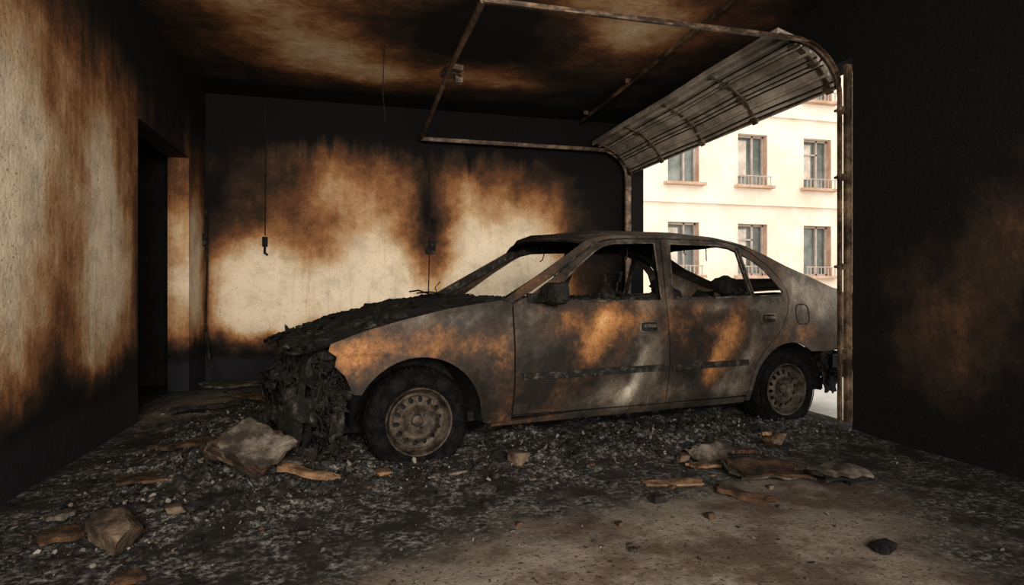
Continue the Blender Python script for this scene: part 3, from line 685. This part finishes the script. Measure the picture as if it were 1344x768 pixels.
for X,Y,s_ in ((-1.05,2.6,.05),(-.98,2.75,.035),(-1.15,2.85,.04),(-.55,2.35,.03),(-.6,2.7,.03),(-.35,2.8,.025),(.1,2.6,.015),(1.0,2.5,.015),(.6,2.3,.012),(-.5,2.1,.03),(-.7,2.2,.035),(-.2,2.45,.03)):
    board(X,Y,s_*2.4,s_*1.6,s_*.4,random.random()*3,(random.uniform(-.2,.2),.1),random.choice(('sheet','charg','wood')),'ash_slab')
for k in range(36):
    X=random.uniform(-1.2,2.6); Y=random.uniform(2.0,3.1) if X>0 else random.uniform(2.1,4.5)
    s_=random.uniform(.009,.020); chunk(X,Y,(s_*random.uniform(.8,1.8),s_,s_*random.uniform(.4,.9)),mat=random.choice(('char','charg','stone','wood')),rz=random.random()*3)
for (X,Y,u,v,sd,nm,mt,am) in ((1.84,2.86,(.24,.08,.02),(-.07,.14,.05),12,'crumpled_sheet_metal','sheet',.05),):
    g=Geo(); g.sheet((0,0,0),u,v,26,18,am,6,sd,.22); zmin=min(q[2] for q in g.v); o=g.obj(nm,[M[mt]],recalc=False); o.location=(X,Y,mound(X,Y)-zmin)
# ------------------------------------------------------------ exterior
g=Geo(); g.box((35,20,-.12),(63.1,90,.2)); g.obj('yard_ground',[M['ground']])
bld=empty('apartment_building'); FY=18.0
holes=[]; wins=[]
for r_,zc in enumerate((2.30,5.35,8.4)):
    for k in range(-3,8):
        xc=13.15+2.62*k; w_,h_=(1.15,1.75); holes.append([(xc-w_/2,zc-h_/2),(xc+w_/2,zc-h_/2),(xc+w_/2,zc+h_/2),(xc-w_/2,zc+h_/2)]); wins.append((xc,zc,w_,h_))
g=Geo(); g.add(*shell_geo([(3,0),(36,0),(36,10.5),(3,10.5)],holes,lambda a,c:(a,FY,c),lambda a,c:(a,FY+.4,c))); g.obj('facade_wall',[M['facade']],bld)
g=Geo()
for i_,(xc,zc,w_,h_) in enumerate(wins):
    y=FY+.25
    g.box((xc,FY+.36,zc),(w_,.04,h_),mi=1)
    for dx in (-w_/2+.04,.12,w_/2-.04): g.box((xc+dx,y,zc),(.06,.08,h_))
    for dz in (-h_/2+.04,h_/2-.04): g.box((xc,y,zc+dz),(w_,.08,.06))
    if i_%2: g.box((xc-.2,y,zc+h_*.2),(w_*.6,.08,.05))
    g.box((xc,FY-.08,zc-h_/2-.05),(w_+.30,.32,.09),mi=2)
    if i_%2==0 or i_%3==0:
        for q in range(9): g.box((xc-w_/2+w_*q/8,FY-.18,zc-h_/2+.14),(.022,.022,.30),mi=0)
        g.box((xc,FY-.18,zc-h_/2+.30),(w_+.1,.035,.03),mi=0)
    g.box((xc+w_/2-.005,FY+.12,zc),(.012,.22,h_),mi=2)
    if i_%3!=1: g.box((xc-w_*.25,FY+.30,zc+.1),(w_*.4,.03,h_*.7),mi=3)
for z in (3.85,6.9): g.box((19.5,FY-.05,z),(33,.12,.10),mi=4)
g.obj('facade_windows',[M['wframe'],M['wglass'],M['trimf'],M['curtain'],M['facade']],bld)
# ------------------------------------------------------------ lights
w=bpy.data.worlds.new('World'); scene.world=w; w.use_nodes=True
bg=w.node_tree.nodes['Background']; bg.inputs[0].default_value=(1,.965,.91,1); bg.inputs[1].default_value=1.75
def area(nm,loc,target,sx,sy,e,col,spread=180):
    L=bpy.data.lights.new(nm,'AREA'); L.shape='RECTANGLE'; L.size=sx; L.size_y=sy; L.energy=e; L.color=col; L.spread=math.radians(spread)
    o=bpy.data.objects.new(nm,L); scene.collection.objects.link(o); o.location=loc
    o.rotation_euler=(Vector(target)-Vector(loc)).to_track_quat('-Z','Y').to_euler(); return o
area('front_fill_light',(.1,-1.95,1.75),(.65,6,1.2),2.6,1.4,235,(1,.93,.83),110)  # added fill lamp behind the camera, no real window there
# ------------------------------------------------------------ camera
cam=bpy.data.cameras.new('camera'); co=bpy.data.objects.new('camera',cam); scene.collection.objects.link(co)
co.location=(0,0,.947); co.rotation_euler=(math.radians(90),0,-math.radians(14.6)); cam.lens=800/1344*36; cam.sensor_width=36; cam.shift_y=-.003; cam.clip_start=.05
scene.camera=co
scene.view_settings.view_transform='Standard'
try: scene.view_settings.look='Medium High Contrast'
except Exception as e: print('look',e)
